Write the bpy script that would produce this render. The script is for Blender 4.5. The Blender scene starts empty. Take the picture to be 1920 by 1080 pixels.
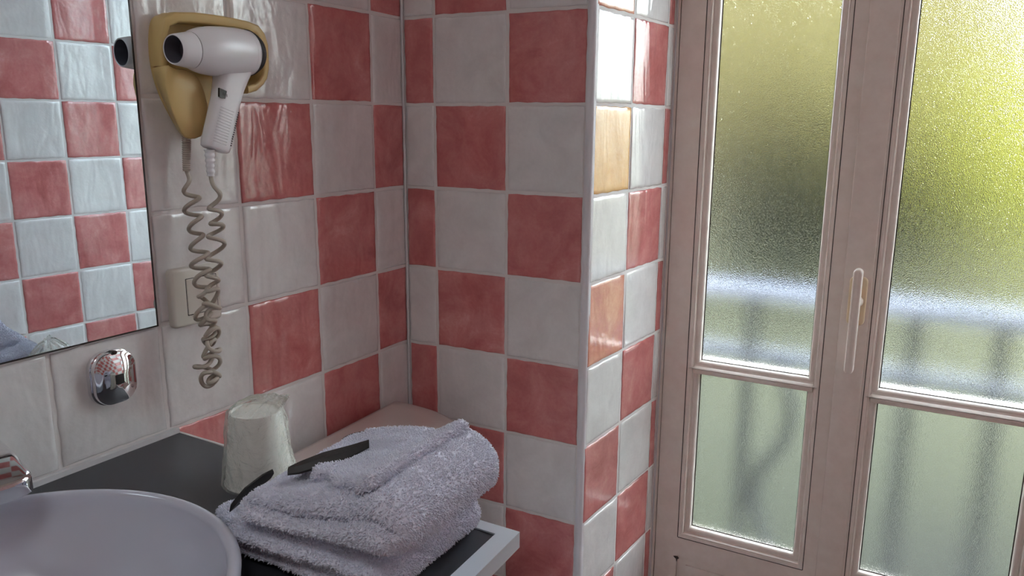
import bpy, bmesh, math, random
import numpy as np
from mathutils import Vector, Matrix

# ------------------------------------------------------------------ units
U = 0.15            # one tile pitch in metres
Z0 = 1.307          # height of the reference grout line above the floor
ZC = -3.047         # counter top, in tile units
random.seed(7)
RNG = np.random.default_rng(11)
scene = bpy.context.scene
COL = scene.collection

def V(x, y, z):
    return Vector((x * U, y * U, z * U + Z0))

# ------------------------------------------------------------------ camera
yaw, pitch, roll = -0.48128, -0.21035, 0.00725
fw = Vector((math.sin(yaw) * math.cos(pitch), math.cos(yaw) * math.cos(pitch), math.sin(pitch)))
rt = Vector((math.cos(yaw), -math.sin(yaw), 0))
up = rt.cross(fw)
rt2 = rt * math.cos(roll) + up * math.sin(roll)
up2 = -rt * math.sin(roll) + up * math.cos(roll)
cd = bpy.data.cameras.new('camera')
cam = bpy.data.objects.new('camera', cd)
COL.objects.link(cam)
cam.matrix_world = Matrix((
    (rt2.x, up2.x, -fw.x, 5.7865 * U),
    (rt2.y, up2.y, -fw.y, -8.1731 * U),
    (rt2.z, up2.z, -fw.z, -0.1731 * U + Z0),
    (0, 0, 0, 1)))
cd.sensor_width = 36
cd.lens = 1477.26 / 1920 * 36
cd.clip_start = 0.01
scene.camera = cam

# ------------------------------------------------------------------ world, sun, exposure
scene.view_settings.view_transform = 'Standard'
scene.view_settings.look = 'None'
scene.view_settings.gamma = 1
scene.view_settings.exposure = 1.22
scene.cycles.max_bounces = 16
scene.cycles.transmission_bounces = 12
scene.cycles.diffuse_bounces = 8
scene.cycles.glossy_bounces = 8
scene.cycles.transparent_max_bounces = 16
scene.cycles.sample_clamp_indirect = 12
scene.cycles.caustics_refractive = True
scene.cycles.blur_glossy = 0.5

world = bpy.data.worlds.new('sky')
scene.world = world
world.use_nodes = True
wn = world.node_tree
wn.nodes.clear()
sky = wn.nodes.new('ShaderNodeTexSky')
sky.sky_type = 'NISHITA'
sky.sun_disc = False
sky.sun_elevation = math.radians(48)
sky.sun_rotation = math.radians(150)
sky.dust_density = 6
sky.air_density = 1.2
hs = wn.nodes.new('ShaderNodeHueSaturation')
hs.inputs['Saturation'].default_value = 0.35
bg = wn.nodes.new('ShaderNodeBackground')
bg.inputs['Strength'].default_value = 2.3
wo = wn.nodes.new('ShaderNodeOutputWorld')
wn.links.new(sky.outputs[0], hs.inputs['Color'])
wn.links.new(hs.outputs[0], bg.inputs[0])
wn.links.new(bg.outputs[0], wo.inputs[0])

sd = bpy.data.lights.new('sun', 'SUN')
sd.energy = 1.5
sd.angle = math.radians(1)
sd.color = (1.0, 0.93, 0.78)
sun = bpy.data.objects.new('sun', sd)
COL.objects.link(sun)
sun.rotation_euler = (math.radians(48), 0, math.radians(28))   # comes from behind the house, shines on the garden

# ------------------------------------------------------------------ helpers
def s2l(c):
    return tuple((v / 12.92 if v <= 0.04045 else ((v + 0.055) / 1.055) ** 2.4) for v in [x / 255 for x in c]) + (1,)

class NT:
    def __init__(self, name):
        self.m = bpy.data.materials.new(name)
        self.m.use_nodes = True
        self.t = self.m.node_tree
        self.t.nodes.clear()
        self.out = self.t.nodes.new('ShaderNodeOutputMaterial')
    def n(self, typ, **kw):
        nd = self.t.nodes.new(typ)
        for k, v in kw.items():
            if k.startswith('i_'):
                key = k[2:].replace('_', ' ')
                nd.inputs[key].default_value = v
            else:
                setattr(nd, k, v)
        return nd
    def l(self, a, b):
        self.t.links.new(a, b)
    def obj(self):
        return self.n('ShaderNodeTexCoord').outputs['Object']
    def noise(self, scale, detail=3, rough=0.5, vec=None, dist=0.0):
        nd = self.n('ShaderNodeTexNoise')
        nd.inputs['Scale'].default_value = scale
        nd.inputs['Detail'].default_value = detail
        nd.inputs['Roughness'].default_value = rough
        nd.inputs['Distortion'].default_value = dist
        self.l(vec if vec is not None else self.obj(), nd.inputs['Vector'])
        return nd.outputs['Fac']
    def ramp(self, fac, stops):
        nd = self.n('ShaderNodeValToRGB')
        e = nd.color_ramp.elements
        while len(e) < len(stops):
            e.new(0.5)
        for i, (p, c) in enumerate(stops):
            e[i].position = p
            e[i].color = c if len(c) == 4 else tuple(c) + (1,)
        self.l(fac, nd.inputs[0])
        return nd.outputs[0]
    def bump(self, height, strength, dist=0.001, normal=None):
        nd = self.n('ShaderNodeBump')
        nd.inputs['Strength'].default_value = strength
        nd.inputs['Distance'].default_value = dist
        self.l(height, nd.inputs['Height'])
        if normal is not None:
            self.l(normal, nd.inputs['Normal'])
        return nd.outputs[0]
    def bsdf(self, color=None, rough=0.5, metal=0.0, normal=None, **kw):
        b = self.n('ShaderNodeBsdfPrincipled')
        if color is not None:
            if isinstance(color, tuple):
                b.inputs['Base Color'].default_value = color if len(color) == 4 else color + (1,)
            else:
                self.l(color, b.inputs['Base Color'])
        if isinstance(rough, (int, float)):
            b.inputs['Roughness'].default_value = rough
        else:
            self.l(rough, b.inputs['Roughness'])
        b.inputs['Metallic'].default_value = metal
        if normal is not None:
            self.l(normal, b.inputs['Normal'])
        for k, v in kw.items():
            b.inputs[k.replace('_', ' ')].default_value = v
        return b.outputs[0]
    def done(self, shader):
        self.l(shader, self.out.inputs[0])
        return self.m

def simple(name, color, rough=0.5, metal=0.0, bscale=None, bstr=0.2, bdist=0.0005, **kw):
    t = NT(name)
    nrm = t.bump(t.noise(bscale), bstr, bdist) if bscale else None
    return t.done(t.bsdf(color, rough, metal, nrm, **kw))

def tile_mat(name, stops, mscale=14):
    t = NT(name)
    v = t.obj()
    n1 = t.noise(mscale, 6, 0.62, v, 0.6)
    n2 = t.noise(160, 4, 0.6, v)
    mx = t.n('ShaderNodeMath', operation='MULTIPLY_ADD')
    t.l(n2, mx.inputs[0]); mx.inputs[1].default_value = 0.22; 
    t.l(n1, mx.inputs[2])
    sb = t.n('ShaderNodeMath', operation='SUBTRACT')
    t.l(mx.outputs[0], sb.inputs[0]); sb.inputs[1].default_value = 0.11
    col = t.ramp(sb.outputs[0], stops)
    mp = t.n('ShaderNodeMapping'); mp.inputs['Scale'].default_value = (1, 1, 0.35); t.l(v, mp.inputs[0])
    w1 = t.noise(22, 2, 0.5, mp.outputs[0], 0.4)
    w2 = t.noise(130, 3, 0.55, v)
    b1 = t.bump(w1, 0.6, 0.0060)
    b2 = t.bump(w2, 0.45, 0.0007, b1)
    rg = t.ramp(t.noise(60, 3, 0.5, v), [(0.3, (0.06,) * 3), (0.75, (0.16,) * 3)])
    return t.done(t.bsdf(col, rg, 0, b2, Coat_Weight=0.35, Coat_Roughness=0.04, Coat_IOR=1.65))

M = {}
M['tile_white'] = tile_mat('white_glaze', [(0.3, s2l((206, 203, 203))), (0.7, s2l((222, 220, 219)))])
M['tile_red'] = tile_mat('red_glaze', [(0.28, s2l((176, 97, 95))), (0.45, s2l((191, 112, 110))), (0.60, s2l((201, 127, 124))), (0.78, s2l((214, 154, 149)))])
M['tile_orange'] = tile_mat('orange_glaze', [(0.3, s2l((214, 156, 88))), (0.7, s2l((226, 178, 116)))])
M['tile_peach'] = tile_mat('peach_glaze', [(0.3, s2l((205, 128, 118))), (0.5, s2l((214, 146, 122))), (0.7, s2l((226, 172, 142)))])
M['grout'] = simple('grout', s2l((214, 209, 207)), 0.85, 0, 300, 0.3)
M['plaster'] = simple('white_paint_plaster', s2l((226, 222, 216)), 0.8, 0, 120, 0.15)
M['floor'] = simple('floor_tile_glaze', s2l((165, 150, 140)), 0.35, 0, 60, 0.1)
M['trimwhite'] = simple('white_plastic_trim', s2l((214, 212, 216)), 0.3)
M['caulk'] = simple('white_sealant', s2l((205, 203, 205)), 0.4, 0, 90, 0.3)
def pf():
    t = NT('painted_window_frame')
    n = t.noise(35, 4, 0.6)
    col = t.ramp(n, [(0.3, s2l((220, 208, 199))), (0.7, s2l((229, 219, 211)))])
    return t.done(t.bsdf(col, 0.2, 0, t.bump(t.noise(60, 2), 0.08, 0.0006)))
M['paint'] = pf()
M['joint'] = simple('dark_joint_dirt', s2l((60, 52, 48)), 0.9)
M['counter'] = simple('black_laminate', s2l((50, 51, 57)), 0.38, 0, 700, 0.25, 0.0002)
M['edge'] = simple('brushed_aluminium_edge', s2l((206, 213, 220)), 0.3, 0.35, 400, 0.1, 0.0002)
M['cabinet'] = simple('white_cabinet_panel', s2l((215, 212, 210)), 0.4)
M['ceramic'] = simple('white_ceramic', s2l((192, 194, 206)), 0.16, 0, 6, 0.05, 0.002, Coat_Weight=0.5)
M['cistern'] = simple('grey_beige_ceramic', s2l((208, 196, 192)), 0.22, 0, 8, 0.08, 0.002)
M['chrome'] = simple('chrome', (0.82, 0.83, 0.85), 0.04, 1.0)
M['chrome_dark'] = simple('dark_opening', (0.01, 0.01, 0.012), 0.4)
M['mirror'] = simple('mirror_silver', (0.80, 0.90, 0.97), 0.01, 1.0)
M['mirror_edge'] = simple('mirror_dark_edge', s2l((38, 34, 32)), 0.35)
M['tan'] = simple('mustard_tan_plastic', s2l((206, 180, 120)), 0.42, 0, 500, 0.12, 0.0002)
M['dryer'] = simple('pale_grey_plastic', s2l((226, 226, 229)), 0.25)
M['nozzle_in'] = simple('grey_nozzle_inside', s2l((92, 90, 98)), 0.6)
M['seam'] = simple('dark_seam', s2l((60, 58, 58)), 0.7)
M['black'] = simple('black_plastic', s2l((22, 22, 22)), 0.35)
M['cord'] = simple('grey_cord_plastic', s2l((176, 167, 154)), 0.42, 0, 300, 0.15, 0.0003)
M['outlet'] = simple('cream_socket_plastic', s2l((208, 202, 192)), 0.3)
M['rosette'] = simple('cream_rosette', s2l((220, 200, 168)), 0.35)
M['sachet'] = simple('black_paper', s2l((44, 43, 42)), 0.5, 0, 250, 0.3, 0.0004)
M['cup'] = simple('white_plastic_cup', s2l((226, 226, 222)), 0.35, Subsurface_Weight=0.0)
M['rail'] = simple('pale_painted_iron', s2l((140, 146, 164)), 0.5)
M['iron'] = simple('dark_painted_iron', s2l((38, 42, 52)), 0.5)
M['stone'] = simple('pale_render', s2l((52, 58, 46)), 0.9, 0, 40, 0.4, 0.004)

def towel_mat():
    t = NT('white_terry')
    vo = t.n('ShaderNodeTexVoronoi'); vo.inputs['Scale'].default_value = 520
    t.l(t.obj(), vo.inputs['Vector'])
    return t.done(t.bsdf(s2l((228, 230, 244)), 0.95, 0, t.bump(vo.outputs['Distance'], 0.6, 0.0012), Sheen_Weight=0.35))
M['towel'] = towel_mat()

def bag_mat():
    t = NT('clear_plastic_film')
    tr = t.n('ShaderNodeBsdfTransparent'); tr.inputs[0].default_value = (0.97, 0.97, 0.95, 1)
    nrm = t.bump(t.noise(70, 4, 0.6, None, 1.5), 0.9, 0.004)
    gl = t.bsdf(s2l((225, 228, 220)), 0.12, 0, nrm)
    lw = t.n('ShaderNodeLayerWeight'); lw.inputs['Blend'].default_value = 0.35; t.l(nrm, lw.inputs['Normal'])
    mp = t.n('ShaderNodeMath', operation='MULTIPLY_ADD'); t.l(lw.outputs['Facing'], mp.inputs[0]); mp.inputs[1].default_value = 0.55; mp.inputs[2].default_value = 0.12
    mx = t.n('ShaderNodeMixShader')
    t.l(mp.outputs[0], mx.inputs[0]); t.l(tr.outputs[0], mx.inputs[1]); t.l(gl, mx.inputs[2])
    return t.done(mx.outputs[0])
M['bag'] = bag_mat()

def glass_mat():
    t = NT('frosted_textured_glass')
    nz = t.noise(700, 1, 0.5)
    nrm = t.bump(nz, 1.0, 0.00062)
    b = t.n('ShaderNodeBsdfGlass', distribution='BECKMANN')
    b.inputs['Color'].default_value = (0.95, 0.98, 0.96, 1)
    b.inputs['Roughness'].default_value = 0.085
    b.inputs['IOR'].default_value = 1.42
    t.l(nrm, b.inputs['Normal'])
    return t.done(b.outputs[0])
M['glass'] = glass_mat()

def foliage_mat(name, a, b):
    t = NT(name)
    col = t.ramp(t.noise(5, 5, 0.7), [(0.35, a), (0.65, b)])
    d = t.n('ShaderNodeBsdfDiffuse'); t.l(col, d.inputs[0])
    tl = t.n('ShaderNodeBsdfTranslucent'); t.l(col, tl.inputs[0])
    mx = t.n('ShaderNodeMixShader'); mx.inputs[0].default_value = 0.35
    t.l(d.outputs[0], mx.inputs[1]); t.l(tl.outputs[0], mx.inputs[2])
    return t.done(mx.outputs[0])
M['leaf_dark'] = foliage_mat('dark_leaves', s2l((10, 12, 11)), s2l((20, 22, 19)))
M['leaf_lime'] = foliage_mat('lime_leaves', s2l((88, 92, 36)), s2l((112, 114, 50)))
M['leaf_mid'] = foliage_mat('mid_leaves', s2l((66, 64, 40)), s2l((92, 88, 60)))
def lawn_mat():
    t = NT('grass_and_path')
    a = t.ramp(t.noise(1.1, 4, 0.7), [(0.38, s2l((8, 12, 0))), (0.50, s2l((28, 34, 0))), (0.62, s2l((40, 42, 2)))])
    return t.done(t.bsdf(a, 0.95, 0, t.bump(t.noise(30, 5, 0.7), 1.0, 0.05)))
M['lawn'] = lawn_mat()
M['bark'] = simple('bark', s2l((80, 70, 58)), 0.9, 0, 40, 0.6, 0.01)

def link(name, me, mats, parent=None, smooth=None):
    o = bpy.data.objects.new(name, me)
    COL.objects.link(o)
    for m in (mats if isinstance(mats, (list, tuple)) else [mats]):
        me.materials.append(m)
    if parent is not None:
        o.parent = parent
        o.matrix_parent_inverse = parent.matrix_world.inverted() if False else Matrix.Translation(-parent.location) if parent.rotation_euler == Vector((0, 0, 0)) else parent.matrix_basis.inverted()
    if smooth is not None:
        me.set_sharp_from_angle(angle=math.radians(smooth)) if False else None
        for p in me.polygons:
            p.use_smooth = True
        if smooth < 180:
            try:
                me.set_sharp_from_angle(angle=math.radians(smooth))
            except Exception:
                pass
    return o

def pydata(name, vs, fs, mats, parent=None, smooth=None, mi=None):
    me = bpy.data.meshes.new(name)
    me.from_pydata([tuple(v) for v in vs], [], [tuple(f) for f in fs])
    me.validate()
    me.update()
    o = link(name, me, mats, parent, smooth)
    if mi is not None:
        me.polygons.foreach_set('material_index', np.array(mi, dtype=np.int32))
    return o

def empty(name, loc, label=None, cat=None, group=None, kind=None):
    o = bpy.data.objects.new(name, None)
    COL.objects.link(o)
    o.location = loc
    o.empty_display_size = 0.02
    tag(o, label, cat, group, kind)
    return o

def tag(o, label=None, cat=None, group=None, kind=None):
    if label: o['label'] = label
    if cat: o['category'] = cat
    if group: o['group'] = group
    if kind: o['kind'] = kind
    return o

class MB:
    """collects verts (world metres) and faces"""
    def __init__(self):
        self.v = []; self.f = []; self.mi = []
    def add(self, vs, fs, mi=0):
        o = len(self.v)
        self.v += [tuple(v) for v in vs]
        self.f += [tuple(i + o for i in f) for f in fs]
        self.mi += [mi] * len(fs)
    def box(self, x0, x1, y0, y1, z0, z1, T=None, mi=0):
        c = [(x0, y0, z0), (x1, y0, z0), (x1, y1, z0), (x0, y1, z0), (x0, y0, z1), (x1, y0, z1), (x1, y1, z1), (x0, y1, z1)]
        if T: c = [T(*p) for p in c]
        self.add(c, [(0, 3, 2, 1), (4, 5, 6, 7), (0, 1, 5, 4), (1, 2, 6, 5), (2, 3, 7, 6), (3, 0, 4, 7)], mi)
    def prism(self, poly, T, n0, n1, bevel=0.0, mi=0):
        """poly in (a,b), extruded along third coordinate from n0 to n1, front (n1) bevelled inward"""
        k = len(poly)
        cx = sum(p[0] for p in poly) / k; cy = sum(p[1] for p in poly) / k
        def inset(d):
            r = []
            for i in range(k):
                a = Vector(poly[i - 1]); b = Vector(poly[i]); c = Vector(poly[(i + 1) % k])
                e1 = (b - a).normalized(); e2 = (c - b).normalized()
                nn = Vector((-(e1.y + e2.y), e1.x + e2.x))
                if nn.length < 1e-6: nn = Vector((-e1.y, e1.x))
                nn.normalize()
                if ar < 0: nn = -nn
                r.append((b.x + nn.x * d, b.y + nn.y * d))
            return r
        ar = sum(poly[i][0] * poly[(i + 1) % k][1] - poly[(i + 1) % k][0] * poly[i][1] for i in range(k))
        rings = [(poly, n0)]
        sg = 1 if n1 > n0 else -1
        if bevel > 0:
            for q in (0, 30, 60, 90):
                a = math.radians(q)
                rings.append((inset(bevel * (1 - math.cos(a))), n1 - sg * bevel * (1 - math.sin(a))))
        else:
            rings.append((poly, n1))
        vs = []; fs = []
        for pl, n in rings:
            vs += [T(p[0], p[1], n) for p in pl]
        R = len(rings)
        for r in range(R - 1):
            for i in range(k):
                j = (i + 1) % k
                fs.append((r * k + i, r * k + j, (r + 1) * k + j, (r + 1) * k + i))
        fs.append(tuple(range((R - 1) * k, R * k)))
        fs.append(tuple(reversed(range(k))))
        self.add(vs, fs, mi)
    def tube(self, pts, r, seg=10, cap=True, mi=0):
        pts = [Vector(p) for p in pts]
        n = len(pts)
        rr = r if isinstance(r, (list, tuple)) else [r] * n
        t0 = (pts[1] - pts[0]).normalized()
        nrm = t0.orthogonal().normalized()
        vs = []; fs = []
        for i, p in enumerate(pts):
            t = (pts[min(i + 1, n - 1)] - pts[max(i - 1, 0)]).normalized()
            nrm = (nrm - t * nrm.dot(t))
            if nrm.length < 1e-6: nrm = t.orthogonal()
            nrm.normalize()
            b = t.cross(nrm)
            for s in range(seg):
                a = 2 * math.pi * s / seg
                vs.append(p + (nrm * math.cos(a) + b * math.sin(a)) * rr[i])
        for i in range(n - 1):
            for s in range(seg):
                s2 = (s + 1) % seg
                fs.append((i * seg + s, i * seg + s2, (i + 1) * seg + s2, (i + 1) * seg + s))
        if cap:
            fs.append(tuple(reversed(range(seg))))
            fs.append(tuple(range((n - 1) * seg, n * seg)))
        self.add(vs, fs, mi)
    def lathe(self, prof, T, seg=48, mi=0, closed=False):
        """prof: (r, h) list ; T(x,y,h)->world"""
        n = len(prof); vs = []; fs = []
        for r, h in prof:
            for s in range(seg):
                a = 2 * math.pi * s / seg
                vs.append(T(r * math.cos(a), r * math.sin(a), h))
        for i in range(n - 1):
            for s in range(seg):
                s2 = (s + 1) % seg
                fs.append((i * seg + s, i * seg + s2, (i + 1) * seg + s2, (i + 1) * seg + s))
        if not closed:
            if prof[0][0] > 1e-5: fs.append(tuple(reversed(range(seg))))
            if prof[-1][0] > 1e-5: fs.append(tuple(range((n - 1) * seg, n * seg)))
        self.add(vs, fs, mi)
    def build(self, name, mats, parent=None, smooth=None, weld=None):
        o = pydata(name, self.v, self.f, mats, parent, None, None)
        me = o.data
        if len(self.mi) == len(me.polygons):
            me.polygons.foreach_set('material_index', np.array(self.mi, dtype=np.int32))
        bm = bmesh.new(); bm.from_mesh(me)
        if weld: bmesh.ops.remove_doubles(bm, verts=bm.verts, dist=weld)
        bmesh.ops.recalc_face_normals(bm, faces=bm.faces)
        bm.to_mesh(me); bm.free()
        if smooth is not None:
            for p in me.polygons: p.use_smooth = True
            if smooth < 180: me.set_sharp_from_angle(angle=math.radians(smooth))
        return o

# wall frames (tile units -> world metres)
aA, aC, aD = 0.0536, 0.1077, -0.03
def TA(s, z, n):      # left wall: s along the wall (0 at the corner, negative towards the viewer), n out of the wall
    return V(math.sin(aA) * s + math.cos(aA) * n, math.cos(aA) * s - math.sin(aA) * n, z)
def TB(s, z, n):
    return V(s, -n, z)
WX = 2.5003
def TCw(s, z, n):     # reveal beside the window: s goes away from the viewer, n into the opening
    return V(WX + math.sin(aC) * s + math.cos(aC) * n, math.cos(aC) * s - math.sin(aC) * n, z)
def TD(s, z, n):      # window plane: s to the right, n towards the room
    c, q = math.cos(aD), math.sin(aD)
    return V(2.73 + c * s + q * n, 2.2 + q * s - c * n, z)
RX = 7.79
def TR(s, z, n):      # right wall
    return V(RX - n, s, z)

# ------------------------------------------------------------------ tiled walls
GAP = 0.034
def tile(mb, T, s0, s1, z0, z1, mi, thick=0.045):
    ds, dz = s1 - s0, z1 - z0
    if ds < 0.02 or dz < 0.02: return
    nx = max(1, round(ds / 0.125)); nz = max(1, round(dz / 0.125))
    j = lambda a: random.uniform(-a, a)
    tilt_s, tilt_z = j(0.010), j(0.010)
    def wob(c, seed): return 0.0045 * math.sin(c * 23 + seed) + 0.003 * math.sin(c * 51 + seed * 2)
    sd_ = [random.uniform(0, 6) for _ in range(4)]
    rings = []
    def loop(ins, h):
        r = []
        for i in range(nx):
            f = i / nx; r.append((s0 + ins + (ds - 2 * ins) * f, z0 + ins + wob(f, sd_[0])))
        for i in range(nz):
            f = i / nz; r.append((s1 - ins + wob(f, sd_[1]), z0 + ins + (dz - 2 * ins) * f))
        for i in range(nx):
            f = i / nx; r.append((s1 - ins - (ds - 2 * ins) * f, z1 - ins + wob(f, sd_[2])))
        for i in range(nz):
            f = i / nz; r.append((s0 + ins + wob(f, sd_[3]), z1 - ins - (dz - 2 * ins) * f))
        sm, zm = (s0 + s1) / 2, (z0 + z1) / 2
        return [T(a, b, h + tilt_s * (a - sm) + tilt_z * (b - zm)) for a, b in r]
    prof = [(0.0, -thick), (0.0, -0.014), (0.005, -0.006), (0.015, -0.001), (0.045, 0.0005), (0.10, 0.0)]
    m = min(ds, dz) * 0.42
    prof = [(min(a, m), b) for a, b in prof]
    vs = []; fs = []
    k = 2 * (nx + nz)
    for ins, h in prof: vs += loop(ins, h)
    for r in range(len(prof) - 1):
        for i in range(k):
            q = (i + 1) % k
            fs.append((r * k + i, r * k + q, (r + 1) * k + q, (r + 1) * k + i))
    fs.append(tuple(range((len(prof) - 1) * k, len(prof) * k)))
    mb.add(vs, fs, mi)

def wall(name, T, cols, rows, colour, back=(0, 0, 0, 0), thick=0.9, mats=None):
    """cols/rows: grout line positions; colour(i, j) -> material index or None"""
    mb = MB()
    for i in range(len(cols) - 1):
        for j in range(len(rows) - 1):
            a, b = cols[i], cols[i + 1]
            c, d = rows[j + 1], rows[j]
            mi = colour(i, j)
            if mi is None: continue
            tile(mb, T, a + GAP / 2, b - GAP / 2, c + GAP / 2, d - GAP / 2, mi)
    b0, b1, z0, z1 = back
    mb.box(b0, b1, z0, z1, -thick, -0.0115, T, 4)
    o = mb.build(name, [M['tile_white'], M['tile_red'], M['tile_orange'], M['tile_peach'], M['grout']], None, 50)
    tag(o, kind='structure')
    return o

FL = -Z0 / U          # floor level in tile units
CE = 7.3              # ceiling
rows_all = [CE] + [float(k) for k in range(7, 1, -1)] + [1.008, 0.0, -1.004, -2.006, -3.008, -3.99, -5.0, -6.0, -7.0, -8.0, FL]
def par(k): return int(k) % 2
ROWK = [9, 8, 7, 6, 5, 4, 3, 2, 1, 0, -1, -2, -3, -4, -5, -6, -7, -8, -9]      # unused
def rowtop(j): return 8 - j        # row j spans rowtop-1..rowtop   (j=7 -> 1..0)

# left wall
colsA = [0.0, 0.571, 1.556, 2.573, 3.567] + [3.567 + i for i in range(1, 12)]
colsA_s = [-c for c in colsA]
def cA(i, j):
    k = rowtop(j)                      # upper line number of the row
    # i: 0 is nearest the corner
    red = ((k + i) % 2 == 0) if False else None
    base = (k % 2 == 0)                # partial column: red for rows 0..-1, 2..1
    r = base if i % 2 == 0 else not base
    if i == 3 and k in (1, -1, 3): r = False
    if i >= 4 and k in (-2, 1, 0, -1): r = False
    return 1 if r else 0
_sA = sorted(colsA_s)
nA = len(colsA) - 1
wall('wall_left', TA, _sA, rows_all, lambda i, j: cA(nA - 1 - i, j), (-15, 0.05, FL, CE), 0.9)

# far wall between the corner and the pier edge
def cB(i, j):
    k = rowtop(j)
    r = (k % 2 == 1)
    if i % 2 == 1: r = not r
    return 1 if r else 0
wall('wall_far', TB, [0.012, 0.4468, 1.4332, 2.412], rows_all, cB, (-1.0, 2.46, FL, CE), 0.9)

# window reveal (tiles with an orange and a peach one)
def cC(i, j):
    k = rowtop(j)
    if i == 0:
        return {2: 3, 1: 0, 0: 2, -1: 0, -2: 3, -3: 0, -4: 1, -5: 0, -6: 1}.get(k, 1 if k % 2 == 0 else 0)
    if i == 1: return 1 if k % 2 == 1 else 0
    return 1 if k % 2 == 0 else 0
wall('wall_reveal', TCw, [0.012, 0.9666, 1.9598, 2.15], rows_all, cC, (0.06, 2.4, FL, CE), 0.5)

# right wall (seen in the mirror)
colsR = [0.818 + 1 - 16 + i for i in range(18)]
rowsR = [r + 0.10 if -8.5 < r < 7.2 else r for r in rows_all]
def cR(i, j):
    k = rowtop(j)
    # column between y=-0.182 and 0.818 (i = 14): rows 0..-1 white
    return 1 if (k + i) % 2 == 0 else 0
wall('wall_right', TR, colsR, rowsR, cR, (-15.2, 3.0, FL, CE), 0.9)

# rounded white corner trim on the pier
mb = MB()
prof = [(2.415, -0.03), (2.415, 0.010), (2.43, 0.022), (2.455, 0.024)]
R_ = 0.045
pts = [(2.412, 0.03), (2.412, -0.006), (2.42, -0.012)]
for q in range(0, 91, 15):
    a = math.radians(q)
    pts.append((WX - R_ + R_ * math.sin(a), -0.012 + R_ - R_ * math.cos(a) - 0.0))
pts += [(WX + 0.006, 0.06), (WX - 0.06, 0.09)]
vs = []; fs = []
for zz in (FL, CE):
    vs += [V(x, y, zz) for x, y in pts]
k = len(pts)
for i in range(k): fs.append((i, (i + 1) % k, k + (i + 1) % k, k + i))
fs += [tuple(range(k)), tuple(range(k, 2 * k))]
mb.add(vs, fs)
tag(mb.build('trim_1', M['trimwhite'], None, 40), kind='structure')
# sealant in the corner
mb = MB(); mb.tube([TA(-0.02, FL, 0.0) + Vector((0.0022, 0, 0)), TA(-0.02, CE, 0.0) + Vector((0.0022, 0, 0))], 0.0026, 8)
tag(mb.build('trim_2', M['caulk'], None, 60), kind='structure')

# floor, ceiling, near wall
mb = MB(); mb.box(-1.5, 9, -15.5, 3.0, FL - 0.5, FL, V)
tag(mb.build('floor', M['floor']), kind='structure')
mb = MB(); mb.box(-1.5, 9, -15.5, 3.0, CE, CE + 1.0, V)
tag(mb.build('ceiling', M['plaster']), kind='structure')
mb = MB(); mb.box(-1.5, 9, -15.5, -14.5, FL, CE, V)
tag(mb.build('wall_near', M['plaster']), kind='structure')

# outer house walls around the window, unseen, added to block sun from the balcony
mb = MB()
mb.box(RX + 0.95, RX + 60, 1.9, 3.2, FL - 1, 22, V)
tag(mb.build('wall_outer_right', M['plaster']), kind='structure')
mb = MB()
mb.box(-60, WX - 0.95, 2.0, 3.2, FL - 1, 22, V)
tag(mb.build('wall_outer_left', M['plaster']), kind='structure')
mb = MB()
mb.box(WX - 0.95, RX + 0.95, 2.35, 3.2, CE + 0.9, 22, V)
tag(mb.build('wall_outer_top', M['plaster']), kind='structure')

# ------------------------------------------------------------------ french window
win = empty('window_1', TD(0, FL, 0), kind='structure')
WB, WT = FL + 0.15, 6.3
SR = 5.02                       # frame width available (s)
def sweep(mb, s0, s1, z0, z1, prof, mi=0, T=TD):
    """mitred moulding round a rectangle; prof = (inset outwards from the pane, height n)"""
    vs = []; fs = []; k = len(prof)
    for (cs, cz, ds_, dz_) in ((s0, z0, -1, -1), (s1, z0, 1, -1), (s1, z1, 1, 1), (s0, z1, -1, 1)):
        for w, n in prof: vs.append(T(cs + ds_ * w, cz + dz_ * w, n))
    for c in range(4):
        d = (c + 1) % 4
        for i in range(k - 1):
            fs.append((c * k + i, d * k + i, d * k + i + 1, c * k + i + 1))
    mb.add(vs, fs, mi)
def arc(cx, cy, r, a0, a1, n=6):
    return [(cx + r * math.cos(math.radians(a0 + (a1 - a0) * i / n)), cy + r * math.sin(math.radians(a0 + (a1 - a0) * i / n))) for i in range(n + 1)]
GN = -0.16                      # glass face depth
BEAD = [(0.0, GN), (0.0, GN + 0.03)] + arc(0.042, GN + 0.05, 0.042, 180, 60, 7) + [(0.075, GN + 0.085), (0.085, GN + 0.10)] + arc(0.105, GN + 0.12, 0.02, 180, 70, 4) + [(0.125, -0.012), (0.150, -0.004)]
OUTB = [(0.0, GN - 0.04), (0.0, GN - 0.22), (0.15, GN - 0.25)]

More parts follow.
